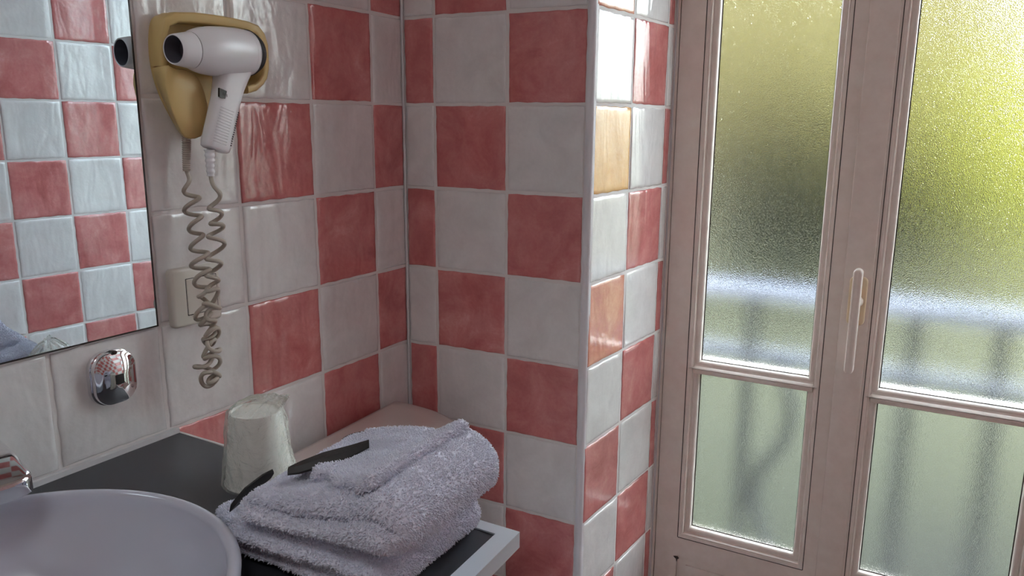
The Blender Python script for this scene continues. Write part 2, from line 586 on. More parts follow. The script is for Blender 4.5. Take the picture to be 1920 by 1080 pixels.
def leaf(name, sL, sR_, pL, pR, face, label, drop=0.0):
    """sL..sR_ outline, pL..pR pane"""
    T = (lambda s, z, n: TD(s, z, n + face))
    mb = MB()
    o = 0.150
    mz0, mz1 = -3.60, -3.41               # glazing bar
    top, bot = 5.2, -5.92
    # stiles and rails (flat parts), joined around the mouldings
    D = -0.42
    mb.box(sL, pL - o, WB + 0.2, WT - 0.2, D, 0.0, T)
    mb.box(pR + o, sR_, WB + 0.2, WT - 0.2, D, 0.0, T)
    mb.box(pL - o, pR + o, top + o, WT - 0.2, D, 0.0, T)
    mb.box(pL - o, pR + o, -6.37, bot - o, D, 0.0, T)
    mb.box(pL - o, pR + o, WB + 0.2, FL + 0.7, D, 0.0, T)
    # recessed lower panel with a small step
    mb.box(pL - o, pR + o, FL + 0.7, -6.37, -0.30, -0.05, T)
    mb.box(pL - 0.02, pR + 0.02, FL + 0.83, -6.50, -0.10, -0.02, T)
    mb.box(pL + 0.10, pR - 0.10, FL + 0.95, -6.62, -0.10, 0.005, T)
    body = mb.build(name, M['paint'], win, None)
    # mouldings + glazing bar
    for (z0, z1) in ((bot, mz0), (mz1, top)):
        m2 = MB()
        zz0, zz1 = z0, z1
        low = z0 == bot
        prof = BEAD
        vs = []; fs = []; k = len(prof)
        corners = ((pL, z0, -1, -1), (pR, z0, 1, -1), (pR, z1, 1, 1), (pL, z1, -1, 1))
        # at the glazing bar the moulding is narrower (half of the bar)
        for ci, (cs, cz, dsg, dzg) in enumerate(corners):
            nar = (low and ci in (2, 3)) or ((not low) and ci in (0, 1))
            for w, n in prof:
                m2.v.append(tuple(T(cs + dsg * w, cz + dzg * (min(w, 0.095) if nar else w), n)))
        for c in range(4):
            d = (c + 1) % 4
            for i in range(k - 1):
                m2.f.append((c * k + i, d * k + i, d * k + i + 1, c * k + i + 1)); m2.mi.append(0)
        m2.build('glazing_bead', M['paint'], body, 40)
        g = MB(); g.box(pL - 0.05, pR + 0.05, z0 - 0.05, z1 + 0.05, GN - 0.035, GN - 0.004, T)
        g.build('glass_pane', M['glass'], body)
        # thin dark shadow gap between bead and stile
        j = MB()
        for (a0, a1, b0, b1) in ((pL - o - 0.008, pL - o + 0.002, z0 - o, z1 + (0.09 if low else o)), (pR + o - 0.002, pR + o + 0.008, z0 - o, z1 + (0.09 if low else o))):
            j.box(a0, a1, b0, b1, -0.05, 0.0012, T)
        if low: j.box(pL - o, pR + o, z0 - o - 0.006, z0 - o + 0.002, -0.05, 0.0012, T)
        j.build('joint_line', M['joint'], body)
        e = MB()
        for (a0, a1, b0, b1) in ((pL - 0.003, pL + 0.012, z0, z1), (pR - 0.012, pR + 0.003, z0, z1)):
            e.box(a0, a1, b0, b1, GN - 0.003, GN + 0.004, T)
        e.box(pL, pR, z0 - 0.003, z0 + 0.010, GN - 0.003, GN + 0.003, T)
        e.build('glass_seal', M['joint'], body)
    # glazing bar core
    mb = MB()
    mb.box(pL - 0.14, pR + 0.14, mz0 + 0.0, mz1 - 0.0, GN - 0.20, GN + 0.0, T)
    zc_ = (mz0 + mz1) / 2
    pr = [(mz1 - 0.02, GN), (mz1 - 0.008, GN + 0.04), (mz1 - 0.03, GN + 0.085), (mz1 - 0.065, GN + 0.10), (mz1 - 0.075, GN + 0.125), (mz1 - 0.10, GN + 0.15), (mz0 + 0.06, GN + 0.15), (mz0 + 0.02, GN + 0.12), (mz0 + 0.004, GN + 0.05), (mz0 + 0.01, GN)]
    vs = []; fs = []; k = len(pr)
    for s_ in (pL - 0.07, pR + 0.07):
        vs += [T(s_, z, n) for z, n in pr]
    for i in range(k): fs.append((i, (i + 1) % k, k + (i + 1) % k, k + i))
    fs += [tuple(range(k)), tuple(range(k, 2 * k))]
    mb.add(vs, fs)
    mb.build('glazing_bar', M['paint'], body, 40)
    return body

# outer frame
mb = MB()
mb.box(-0.75, 0.045, FL, WT + 0.3, -0.6, 0.004, TD)
mb.box(0.045, 0.055, WB, WT, -0.6, -0.03, TD, 1)
mb.box(SR, SR + 0.7, FL, WT + 0.3, -0.6, 0.004, TD)
mb.box(-0.75, SR + 0.7, WT - 0.2, WT + 1.5, -0.6, 0.004, TD)
mb.box(-0.75, SR + 0.7, FL, WB + 0.2, -0.6, 0.02, TD)
mb.build('frame', [M['paint'], M['joint']], win)
leafL = leaf('left_leaf', 0.055, 2.30, 0.535, 1.958, 0.0, '')
mb = MB()
mb.prism([(0.335, -6.385), (0.375, -6.375), (0.415, -6.41), (0.395, -6.425), (0.385, -6.47), (0.375, -6.42), (0.352, -6.405)], TD, -0.02, 0.0025)
mb.build('chipped_paint', M['joint'], leafL)
leafR = leaf('right_leaf', 2.31, SR - 0.02, 2.785, 4.42, 0.022, '')
# cover strip of the meeting stiles
mb = MB()
mb.prism([(2.278, WB + 0.2), (2.60, WB + 0.2), (2.60, WT - 0.2), (2.278, WT - 0.2)], lambda s, z, n: TD(s, z, n), -0.02, 0.040, 0.012)
mb.build('meeting_stile', M['paint'], win, 40)
# sealant beside the reveal
mb = MB(); mb.box(-0.055, 0.012, FL, CE, -0.05, 0.014, TD)
mb.build('sealant', M['caulk'], win)

# handle: rosette, neck, lever
def rrect(cx, cy, w, h, r, n=4):
    P = []
    for (sx, sy, a0) in ((1, -1, -90), (1, 1, 0), (-1, 1, 90), (-1, -1, 180)):
        for i in range(n + 1):
            a = math.radians(a0 + 90 * i / n)
            P.append((cx + sx * (w / 2 - r) + r * math.cos(a), cy + sy * (h / 2 - r) + r * math.sin(a)))
    return P
HX, HZ = 2.455, -2.30
hd = MB(); hd.prism(rrect(HX, HZ, 0.205, 0.60, 0.06), TD, 0.03, 0.095, 0.02)
handle = hd.build('handle', M['rosette'], win, 40)
lv = MB()
lv.tube([TD(HX, HZ - 0.0, 0.09), TD(HX, HZ, 0.17), TD(HX, HZ, 0.26)], [0.075 * U, 0.06 * U, 0.055 * U], 16)
pr = []
zs = np.linspace(0.42, -0.86, 22)
for q in range(len(zs)):
    pass
pl = rrect(HX, HZ - 0.22, 0.105, 1.30, 0.052, 8)
def TH(s, z, n):
    b = 0.035 * math.cos((z - HZ + 0.22) / 0.65 * 1.4)
    return TD(s, z, n + b)
lv.prism(pl, TH, 0.19, 0.30, 0.028)
lv.build('lever', M['paint'], handle, 40)

# ------------------------------------------------------------------ mirror
mir = empty('mirror', TA(-3.595, -2.006, 0.0), 'large frameless wall mirror with a thin dark edge above the basin', 'mirror')
mb = MB(); mb.box(-9.5, -3.600, -2.000, 4.5, 0.006, 0.030, TA)
mb.build('backing', M['mirror_edge'], mir)
mb = MB(); mb.box(-9.5, -3.620, -1.985, 4.5, 0.026, 0.034, TA)
mb.build('glass', M['mirror'], mir)

# ------------------------------------------------------------------ counter, cabinet
cnt = empty('vanity_counter', V(1.5, -5, ZC), 'black laminate vanity worktop with a silver metal edge strip', 'worktop')
XR, YB = 3.48, -3.61            # right front corner
def wx(y): return math.sin(aA) * y + 0.004
def yb(x): return -3.466 + (x + 0.185) * (-0.144 / 3.665)
YE = -11.0
def slab(mb, poly, z0, z1, mi=0):
    vs = [V(x, y, z0) for x, y in poly] + [V(x, y, z1) for x, y in poly]
    k = len(poly)
    fs = [tuple(reversed(range(k))), tuple(range(k, 2 * k))] + [(i, (i + 1) % k, k + (i + 1) % k, k + i) for i in range(k)]
    mb.add(vs, fs, mi)
mb = MB()
HR, HQ = 1.19, 1.25
slab(mb, [(wx(-3.49), -3.49), (3.33, yb(3.33) - 0.10), (3.33, -6.094 + HQ), (wx(-6.094 + HQ), -6.094 + HQ)], ZC - 0.10, ZC)
slab(mb, [(wx(-6.094 - HQ), -6.094 - HQ), (3.33, -6.094 - HQ), (3.33, YE), (wx(YE), YE)], ZC - 0.10, ZC)
slab(mb, [(1.46 + HQ, -6.094 + HQ), (3.33, -6.094 + HQ), (3.33, -6.094 - HQ), (1.46 + HQ, -6.094 - HQ)], ZC - 0.10, ZC)
slab(mb, [(wx(-5), -6.094 + HQ), (1.46 - HQ, -6.094 + HQ), (1.46 - HQ, -6.094 - HQ), (wx(-7.3), -6.094 - HQ)], ZC - 0.10, ZC)
vs = []; fs = []; K_ = 64
for zz in (ZC, ZC - 0.10):
    for rr_ in (0, 1):
        for i in range(K_):
            a = 2 * math.pi * i / K_; c_, q_ = math.cos(a), math.sin(a)
            f = HR if rr_ == 0 else HQ / max(abs(c_), abs(q_))
            vs.append(V(1.46 + f * c_, -6.094 + f * q_, zz))
for i in range(K_):
    j = (i + 1) % K_
    fs += [(i, j, K_ + j, K_ + i), (2 * K_ + i, 3 * K_ + i, 3 * K_ + j, 2 * K_ + j), (i, 2 * K_ + i, 2 * K_ + j, j)]
mb.add(vs, fs)
mb.build('top', M['counter'], cnt)
mb = MB()
def strip(x0, x1, sy0, sy1): pass
# back edge strip (short side) and front strip with a drop face
slab(mb, [(2.70, yb(2.70)), (XR, YB), (3.34, YB - 0.105), (2.70, yb(2.70) - 0.10)], ZC - 0.11, ZC + 0.012)
slab(mb, [(XR, YB), (XR + 0.02, YE), (3.33, YE), (3.34, YB - 0.105)], ZC - 0.11, ZC + 0.012)
mb.build('edge_strip', M['edge'], cnt)
mb = MB(); slab(mb, [(wx(-3.466), -3.466), (2.70, yb(2.70)), (2.70, yb(2.70) - 0.02), (wx(-3.49), -3.492)], ZC - 0.11, ZC + 0.002)
mb.build('side_band', M['cabinet'], cnt)
mb = MB(); mb.box(-11, -3.49, ZC - 0.02, ZC + 0.045, 0.001, 0.045, TA)
mb.build('wall_sealant', M['caulk'], cnt, None)

cab = empty('vanity_cabinet', V(1.5, -5, FL), 'white vanity cabinet under the black worktop', 'cabinet')
mb = MB()
zt_ = ZC - 0.105
slab(mb, [(wx(-3.6) + .05, -3.58), (3.22, -3.72), (3.22, -3.84), (wx(-3.7) + .05, -3.70)], FL, zt_)
slab(mb, [(wx(YE) + .05, YE + .22), (3.22, YE + .22), (3.22, YE + .1), (wx(YE) + .05, YE + .1)], FL, zt_)
slab(mb, [(wx(-3.7) + .05, -3.70), (3.22, -3.84), (3.22, YE + .22), (wx(YE) + .05, YE + .22)], FL + 0.4, FL + 0.52)
slab(mb, [(3.10, -3.84), (3.22, -3.84), (3.22, YE + .22), (3.10, YE + .22)], ZC - 0.6, zt_)
mb.build('body', M['cabinet'], cab)
for (y0, y1) in ((-3.80, -6.0), (-6.04, -8.3), (-8.34, -10.7)):
    mb = MB(); slab(mb, [(3.22, y0), (3.34, y0), (3.34, y1), (3.22, y1)], FL + 0.5, ZC - 0.16)
    d = mb.build('door', M['cabinet'], cab)
    mb = MB(); mb.tube([V(3.34, y0 - 0.2, -4.2), V(3.44, y0 - 0.2, -4.2), V(3.44, y0 - 0.2, -5.0), V(3.34, y0 - 0.2, -5.0)], 0.004, 8)
    mb.build('handle', M['chrome'], d, 60)

# ------------------------------------------------------------------ basin and tap
BX, BY, BR, BH = 1.46, -6.094, 1.336, 0.30
bas = empty('basin', V(BX, BY, ZC), 'round white ceramic basin set on the black worktop', 'basin')
prof = [(0.62, 0.0), (0.95, 0.002), (1.12, 0.05), (1.24, 0.15), (1.315, 0.235)] + [(BR - 0.042 + 0.042 * math.cos(math.radians(a)), BH - 0.042 + 0.042 * math.sin(math.radians(a))) for a in range(0, 181, 20)] 
inn = [(BR - 0.09, BH - 0.10), (1.19, 0.10), (1.10, -0.08), (0.92, -0.28), (0.66, -0.44), (0.35, -0.50), (0.14, -0.515)]
inner_under = [(0.14, -0.56), (0.5, -0.54), (0.8, -0.44), (1.02, -0.26)]
mb = MB()
mb.lathe([(1.165, -0.04), (1.168, 0.002), (1.20, 0.05), (1.26, 0.13), (1.315, 0.235)] + prof[5:] + inn + inner_under, lambda x, y, h: V(BX + x, BY + y, ZC + h), 96, closed=True)
o = mb.build('bowl', M['ceramic'], bas, 60)
mb = MB(); mb.lathe([(0.0, -0.50), (0.13, -0.50), (0.15, -0.51), (0.15, -0.54)], lambda x, y, h: V(BX + x, BY + y, ZC + h), 32)
mb.build('waste_ring', M['chrome'], bas, 40)

fx, fy = 0.06, -5.42
fau = empty('basin_tap', V(fx, fy, ZC), 'chrome mixer tap with a flat lever at the back of the basin', 'tap')
mb = MB(); mb.lathe([(0.19, 0.002), (0.19, 0.03), (0.165, 0.05), (0.150, 0.38), (0.17, 0.42), (0.17, 0.47), (0, 0.47)], lambda x, y, h: V(fx + x, fy + y, ZC + h), 40)
mb.build('body', M['chrome'], fau, 40)
mb = MB()
sp = [V(fx + 0.1 + 0.38 * t, fy - 0.45 * t, ZC + 0.24 + 0.10 * t - 0.10 * t * t) for t in np.linspace(0, 1, 12)]
mb.tube(sp, [0.095 * U] * 12, 16)
mb.build('spout', M['chrome'], fau, 60)
# lever: broad rounded paddle, pointing at the dispenser side
mb = MB()
def TLv(a, b, n):   # a along the lever, b across, n up
    return V(-0.005 + 0.969 * a - 0.248 * b, -5.373 - 0.248 * a - 0.969 * b, ZC + 0.60 - 0.10 * a + n)
pl = []
for q in range(0, 181, 12):
    a = math.radians(q - 90)
    cs, sn = math.cos(a), math.sin(a)
    pl.append((0.60 + 0.17 * abs(cs) ** 0.6, 0.22 * math.copysign(abs(sn) ** 0.75, sn)))
pl += [(0.3, 0.225), (-0.10, 0.20), (-0.20, 0.0), (-0.10, -0.20), (0.3, -0.225)]
mb.prism(pl, TLv, -0.085, 0.035, 0.03)
mb.build('lever', M['chrome'], fau, 50)

# ------------------------------------------------------------------ chrome wall unit under the mirror
dis = empty('wall_unit', TA(-4.07, -2.57, 0), 'rounded rectangular chrome wall unit with a small square opening below the mirror', 'wall fitting')
def dome(mb, cx, cz, w, h, r, n0, n1, bulge, T):
    pl = rrect(cx, cz, w, h, r, 8)
    k = len(pl); vs = []; fs = []
    steps = [(1.0, n0), (1.0, n0 + (n1 - n0) * 0.75), (0.985, n0 + (n1 - n0) * 0.93), (0.94, n1)]
    for i in range(1, 11):
        f = 0.94 * (1 - i / 11)
        steps.append((f, n1 + bulge * (1 - (f / 0.94) ** 2.2)))
    for f, n in steps:
        vs += [T(cx + (p[0] - cx) * f, cz + (p[1] - cz) * f, n) for p in pl]
    for r_ in range(len(steps) - 1):
        for i in range(k):
            q = (i + 1) % k
            fs.append((r_ * k + i, r_ * k + q, (r_ + 1) * k + q, (r_ + 1) * k + i))
    fs.append(tuple(range((len(steps) - 1) * k, len(steps) * k)))
    fs.append(tuple(reversed(range(k))))
    mb.add(vs, fs)
mb = MB(); dome(mb, -4.085, -2.335, 0.40, 0.47, 0.15, 0.0, 0.05, 0.0, TA)
mb.build('back_plate', M['chrome'], dis, 40)
mb = MB(); dome(mb, -4.085, -2.335, 0.375, 0.45, 0.145, 0.05, 0.10, 0.05, TA)
mb.build('cover', M['chrome'], dis, 40)
mb = MB(); mb.prism(rrect(-4.085, -2.335, 0.075, 0.085, 0.01), TA, 0.14, 0.153, 0.0)
mb.build('opening', M['chrome_dark'], dis)
mb = MB(); mb.prism(rrect(-4.085, -2.110, 0.045, 0.03, 0.01), TA, 0.055, 0.108, 0.0)
mb.build('release_button', M['black'], dis)

# ------------------------------------------------------------------ socket
out_ = empty('wall_socket', TA(-3.2, -1.79, 0), 'square cream wall socket behind the coiled cord', 'socket')
mb = MB(); mb.prism(rrect(-3.205, -1.785, 0.53, 0.545, 0.04), TA, 0.0, 0.075, 0.03)
mb.build('plate', M['outlet'], out_, 40)
mb = MB(); mb.prism(rrect(-3.155, -1.785, 0.34, 0.345, 0.006), TA, 0.05, 0.0765, 0.0)
fr = mb.build('seam', M['seam'], out_)
mb = MB(); mb.prism(rrect(-3.155, -1.785, 0.328, 0.333, 0.006), TA, 0.06, 0.082, 0.006)
mb.build('insert', M['outlet'], out_, 40)

# ------------------------------------------------------------------ hair dryer holder
hol = empty('dryer_holder', TA(-3.1, 0.2, 0), 'mustard tan plastic wall holder cradling the hair dryer', 'holder')
def smooth_poly(P, it=2):
    for _ in range(it):
        Q = []
        for i in range(len(P)):
            a = P[i]; b = P[(i + 1) % len(P)]
            Q.append((a[0] * .75 + b[0] * .25, a[1] * .75 + b[1] * .25)); Q.append((a[0] * .25 + b[0] * .75, a[1] * .25 + b[1] * .75))
        P = Q
    return P
outl = [(-3.192, -0.335), (-3.273, -0.201), (-3.364, -0.038), (-3.424, 0.138), (-3.448, 0.313), (-3.440, 0.487), (-3.405, 0.64), (-3.31, 0.695),
        (-2.93, 0.712), (-2.60, 0.690), (-2.43, 0.62), (-2.385, 0.48), (-2.39, 0.28), (-2.44, 0.15), (-2.58, 0.06), (-2.70, 0.04), (-2.83, 0.0), (-2.93, -0.18), (-3.02, -0.33), (-3.09, -0.37)]
mb = MB(); mb.prism(smooth_poly(outl, 2), TA, 0.0, 0.06, 0.015)
mb.build('back_plate', M['tan'], hol, 40)
# raised rim (top arm running round to the right-hand hook)
arm_o = [(-3.447, 0.25), (-3.448, 0.36), (-3.440, 0.487), (-3.405, 0.64), (-3.31, 0.695), (-3.12, 0.712), (-2.93, 0.712), (-2.75, 0.704), (-2.60, 0.690), (-2.49, 0.665), (-2.42, 0.60), (-2.385, 0.50), (-2.385, 0.38), (-2.39, 0.28), (-2.42, 0.19), (-2.47, 0.13), (-2.55, 0.075), (-2.66, 0.045)]
arm_i = [(-3.385, 0.25), (-3.385, 0.36), (-3.380, 0.47), (-3.35, 0.575), (-3.27, 0.615), (-3.12, 0.622), (-2.93, 0.622), (-2.75, 0.618), (-2.62, 0.607), (-2.53, 0.58), (-2.475, 0.53), (-2.45, 0.46), (-2.45, 0.38), (-2.455, 0.29), (-2.475, 0.23), (-2.51, 0.185), (-2.57, 0.14), (-2.66, 0.115)]
def ndep(i): 
    f = i / (len(arm_o) - 1)
    return 0.17 + 0.13 * min(1, max(0, (f - 0.1) / 0.4))
def band(mb, A_, B_, T, n0, nf, bev=0.018):
    def dens(P): 
        R = []
        for i in range(len(P) - 1):
            for t in (0, .5):
                R.append((P[i][0] * (1 - t) + P[i + 1][0] * t, P[i][1] * (1 - t) + P[i + 1][1] * t))
        return R + [P[-1]]
    k = len(A_); vs = []; fs = []
    for i in range(k):
        a = Vector(A_[i]); b = Vector(B_[i]); d = (b - a).normalized() * bev
        n1 = nf(i)
        ring = [(a, n0), (a, n1 - bev), (a + d * .3, n1 - bev * .3), (a + d, n1), (b - d, n1), (b - d * .3, n1 - bev * .3), (b, n1 - bev), (b, n0)]
        vs += [T(p.x, p.y, n) for p, n in ring]
    for i in range(k - 1):
        for j in range(8):
            q = (j + 1) % 8
            fs.append((i * 8 + j, i * 8 + q, (i + 1) * 8 + q, (i + 1) * 8 + j))
    fs += [tuple(range(8)), tuple(reversed(range((k - 1) * 8, k * 8)))]
    mb.add(vs, fs)
mb = MB(); band(mb, arm_o, arm_i, TA, 0.03, ndep)
mb.build('rim', M['tan'], hol, 50)
# cradle: the deep lower-left lip the nozzle rests in
cr_f = [(-3.455, 0.262), (-3.39, 0.225), (-3.30, 0.235), (-3.179, 0.198), (-3.115, 0.08), (-3.072, -0.10), (-3.10, -0.22), (-3.150, -0.33), (-3.27, -0.362), (-3.36, -0.335), (-3.43, -0.18), (-3.475, -0.02), (-3.50, 0.14)]
cr_b = [(-3.447, 0.262), (-3.36, 0.225), (-3.22, 0.235), (-3.05, 0.198), (-2.97, 0.08), (-2.95, -0.10), (-3.0, -0.24), (-3.06, -0.345), (-3.12, -0.365), (-3.192, -0.335), (-3.273, -0.201), (-3.364, -0.038), (-3.424, 0.138)]
def loft(mb, rings, T, cap=True):
    k = len(rings[0][0]); vs = []; fs = []
    for pl, n in rings: vs += [T(p[0], p[1], n) for p in pl]
    for r in range(len(rings) - 1):
        for i in range(k):
            q = (i + 1) % k
            fs.append((r * k + i, r * k + q, (r + 1) * k + q, (r + 1) * k + i))
    fs.append(tuple(reversed(range(k)))); fs.append(tuple(range((len(rings) - 1) * k, len(rings) * k)))
    mb.add(vs, fs)
def scl(P, f):
    cx = sum(p[0] for p in P) / len(P); cy = sum(p[1] for p in P) / len(P)
    return [(cx + (p[0] - cx) * f, cy + (p[1] - cy) * f) for p in P]
def mixp(A_, B_, t): return [(a[0] * (1 - t) + b[0] * t, a[1] * (1 - t) + b[1] * t) for a, b in zip(A_, B_)]
cf, cb = smooth_poly(cr_f, 1), smooth_poly(cr_b, 1)
mb = MB(); loft(mb, [(cb, 0.03), (mixp(cb, cf, .45), 0.10), (mixp(cb, cf, .97), 0.240), (scl(cf, .985), 0.250), (scl(cf, .95), 0.256), (scl(cf, .6), 0.268), (scl(cf, .2), 0.272)], TA)
mb.build('cradle', M['tan'], hol, 60)

# ------------------------------------------------------------------ hair dryer
dry = empty('hair_dryer', TA(-3.1, -0.45, 0.35), 'pale grey hair dryer hanging nozzle first in the mustard wall holder', 'hair dryer')
N0 = Vector((-3.487, 0.372, 0.385)); N1 = Vector((-2.535, 0.408, 0.315))     # nozzle tip, back end (s, z, n)
ax = (N1 - N0).normalized(); LB = (N1 - N0).length
e1 = Vector((0, 1, 0)) - ax * ax.y; e1.normalize(); e2 = ax.cross(e1)
def TBr(x, y, h):
    p = N0 + ax * h + e1 * x + e2 * y
    return TA(p.x, p.y, p.z)
mb = MB()
mb.lathe([(0.110, 0.0), (0.116, -0.004), (0.121, 0.0), (0.130, 0.04), (0.150, 0.155), (0.151, 0.162)], TBr, 48, closed=True)
nz = mb.build('nozzle', M['dryer'], dry, 60)
mb = MB(); mb.lathe([(0.111, 0.0), (0.109, 0.03), (0.108, 0.16), (0.0, 0.165)], TBr, 48, closed=True)
mb.build('nozzle_bore', M['nozzle_in'], nz, 60)
mb = MB(); mb.lathe([(0.146, 0.158), (0.1495, 0.161), (0.1495, 0.169), (0.146, 0.172)], TBr, 48, closed=True)
mb.build('seam_ring', M['seam'], dry, 60)
mb = MB()
mb.lathe([(0.140, 0.168), (0.153, 0.168), (0.172, 0.21), (0.192, 0.28), (0.206, 0.38), (0.212, 0.50), (0.212, 0.66), (0.205, 0.75)], TBr, 56, closed=True)
barrel = mb.build('barrel', M['dryer'], dry, 60)
mb = MB()
prr = [(0.180, 0.778), (0.176, 0.784), (0.178, 0.79)] + [(0.178 - 0.0 * i, 0.79 + 0.012 * i) for i in range(1, 3)]
prr = [(0.204, 0.752), (0.204, 0.77), (0.196, 0.82), (0.178, 0.865), (0.145, 0.90), (0.08, 0.92), (0, 0.925)]
mb.lathe(prr, TBr, 56, closed=True)
cap_ = mb.build('rear_cap', M['dryer'], dry, 60)
mb = MB()
for i in range(7):
    h = 0.80 + i * 0.014
    r = 0.200 - 0.55 * max(0, (h - 0.80)) ** 1.25 * 1.6
    mb.lathe([(r + 0.001, h), (r + 0.006, h + 0.002), (r + 0.006, h + 0.006), (r + 0.001, h + 0.008)], TBr, 56, closed=True)
mb.build('intake_grille', M['seam'], cap_, 60)
# handle: rounded-rectangle sections from the barrel down to the cord
hs_ = []
for (c, w, d, t) in (((-2.85, 0.30, 0.345), 0.36, 0.22, 0), ((-2.895, 0.20, 0.352), 0.315, 0.20, 0), ((-2.935, 0.10, 0.36), 0.275, 0.185, 0), ((-2.98, -0.02, 0.365), 0.255, 0.175, 0), ((-3.03, -0.15, 0.37), 0.255, 0.17, 0), ((-3.08, -0.28, 0.375), 0.262, 0.165, 0), ((-3.125, -0.40, 0.38), 0.262, 0.16, 0), ((-3.14, -0.44, 0.38), 0.250, 0.15, 0), ((-3.144, -0.452, 0.38), 0.22, 0.12, 0)):
    hs_.append((Vector(c), w, d))
hax = Vector((-0.42, -0.905, 0.03)).normalized()
wv = Vector((0.905, -0.30, 0)).normalized(); dv = Vector((0, 0, 1))
mb = MB(); vs = []; fs = []
k = None
for c, w, d in hs_:
    pl = rrect(0, 0, w, d, min(w, d) * 0.38, 5)
    k = len(pl)
    for a, b in pl:
        p = c + wv * a + dv * b
        vs.append(TA(p.x, p.y, p.z))
for r in range(len(hs_) - 1):
    for i in range(k):
        q = (i + 1) % k
        fs.append((r * k + i, r * k + q, (r + 1) * k + q, (r + 1) * k + i))
fs += [tuple(range(k)), tuple(reversed(range((len(hs_) - 1) * k, len(hs_) * k)))]
mb.add(vs, fs)
hnd = mb.build('handle', M['dryer'], dry, 60)
# ribs, switch
mb = MB()
for i in range(13):
    t = i / 12
    c = Vector((-3.045, -0.10, 0.37)).lerp(Vector((-3.155, -0.385, 0.38)), t)
    dd = 0.0855 - 0.005 * t
    for q in range(1):
        p0 = c + wv * (-0.065) + dv * dd; p1 = c + wv * 0.075 + dv * dd
        mb.tube([TA(*(p0 - dv * 0.004)), TA(*p0), TA(*p1), TA(*(p1 - dv * 0.004))], 0.0042 * U, 6)
mb.build('grip_rib', M['dryer'], hnd, 60)
mb = MB()
for i in range(16):
    t = i / 15
    c = Vector((-2.965, -0.115, 0.37)).lerp(Vector((-3.075, -0.40, 0.38)), t) + wv * 0.045 + dv * (0.0865 - 0.006 * t)
    mb.tube([TA(*(c - dv * 0.004)), TA(*(c + dv * 0.001))], 0.0065 * U, 6)
mb.build('grip_dots', M['seam'], hnd, 60)
mb = MB()
c = Vector((-3.055, 0.022, 0.366 + 0.085))
P4 = [c + wv * a + Vector((0, 1, 0)) * b for a, b in ((-0.062, -0.036), (0.062, -0.036), (0.066, 0.040), (-0.055, 0.040))]
vs = [TA(*p) for p in P4] + [TA(*(p - dv * 0.02)) for p in P4]
mb.add(vs, [(0, 1, 2, 3), (4, 7, 6, 5), (0, 4, 5, 1), (1, 5, 6, 2), (2, 6, 7, 3), (3, 7, 4, 0)])
sw = mb.build('switch', M['black'], hnd)
mb = MB()
for a in (-0.02, 0.0, 0.02):
    p = c + wv * a + dv * 0.003
    mb.tube([TA(*(p + Vector((0, -0.012, 0)))), TA(*(p + Vector((0, 0.012, 0))))], 0.002 * U, 6)
mb.build('switch_marking', M['seam'], sw)

# ------------------------------------------------------------------ coiled cord
crd = empty('coiled_cord', TA(-3.3, -2.55, 0.3), 'grey coiled telephone-style cord looping below the hair dryer', 'cord')
def sleeve(mb, p0, p1, r0, r1, ribs):
    p0 = Vector(p0); p1 = Vector(p1); n = ribs * 4
    pts = []; rr = []
    for i in range(n + 1):
        t = i / n
        pts.append(TA(*p0.lerp(p1, t)))
        r = r0 + (r1 - r0) * t
        rr.append((r * (1.0 if i % 4 < 2 else 0.86)) * U)
    mb.tube(pts, rr, 14)
mb = MB(); sleeve(mb, (-3.235, -0.335, 0.13), (-3.262, -0.640, 0.13), 0.040, 0.034, 16)
mb.build('strain_relief', M['cord'], crd, 40)
mb = MB(); sleeve(mb, (-3.195, -0.445, 0.375), (-3.19, -0.675, 0.36), 0.048, 0.034, 5)
mb.build('strain_relief', M['dryer'], crd, 40)
def cat(keys, n):
    """catmull-rom through keys (tuples)"""
    K = [np.array(k, float) for k in keys]
    K = [2 * K[0] - K[1]] + K + [2 * K[-1] - K[-2]]
    out = []
    m = len(K) - 3
    for i in range(n + 1):
        t = i / n * m; s = min(int(t), m - 1); u = t - s
        a, b, c, d = K[s:s + 4]
        out.append(0.5 * ((2 * b) + (-a + c) * u + (2 * a - 5 * b + 4 * c - d) * u * u + (-a + 3 * b - 3 * c + d) * u ** 3))
    return out
# centre line keys: s, z, n, coil radius, turns so far
keys = [(-3.262, -0.63, 0.13, 0.0, 0.0), (-3.255, -0.74, 0.14, 0.02, 0.35), (-3.272, -0.86, 0.17, 0.060, 0.95), (-3.275, -1.02, 0.20, 0.066, 1.9), (-3.278, -1.20, 0.22, 0.066, 3.0), (-3.285, -1.38, 0.25, 0.068, 4.1), (-3.295, -1.56, 0.27, 0.068, 5.3),
        (-3.315, -1.70, 0.29, 0.058, 6.2), (-3.335, -1.86, 0.31, 0.060, 7.4), (-3.310, -2.02, 0.31, 0.058, 8.7), (-3.290, -2.16, 0.31, 0.066, 9.7), (-3.335, -2.30, 0.31, 0.056, 10.9), (-3.370, -2.42, 0.31, 0.072, 11.8), (-3.36, -2.53, 0.33, 0.064, 12.8),
        (-3.305, -2.52, 0.37, 0.058, 13.7), (-3.300, -2.42, 0.36, 0.052, 14.6), (-3.325, -2.28, 0.37, 0.060, 15.8), (-3.285, -2.12, 0.36, 0.066, 17.0), (-3.305, -1.96, 0.36, 0.054, 18.3), (-3.275, -1.80, 0.36, 0.062, 19.6), (-3.255, -1.66, 0.36, 0.058, 20.7), (-3.24, -1.52, 0.36, 0.066, 21.8), (-3.20, -1.36, 0.36, 0.066, 22.8), (-3.180, -1.20, 0.36, 0.062, 23.6),
        (-3.165, -1.10, 0.36, 0.060, 24.5), (-3.165, -1.00, 0.36, 0.058, 25.3), (-3.170, -0.88, 0.36, 0.052, 26.0), (-3.165, -0.76, 0.36, 0.02, 26.4), (-3.19, -0.665, 0.36, 0.0, 26.6)]
pts = []
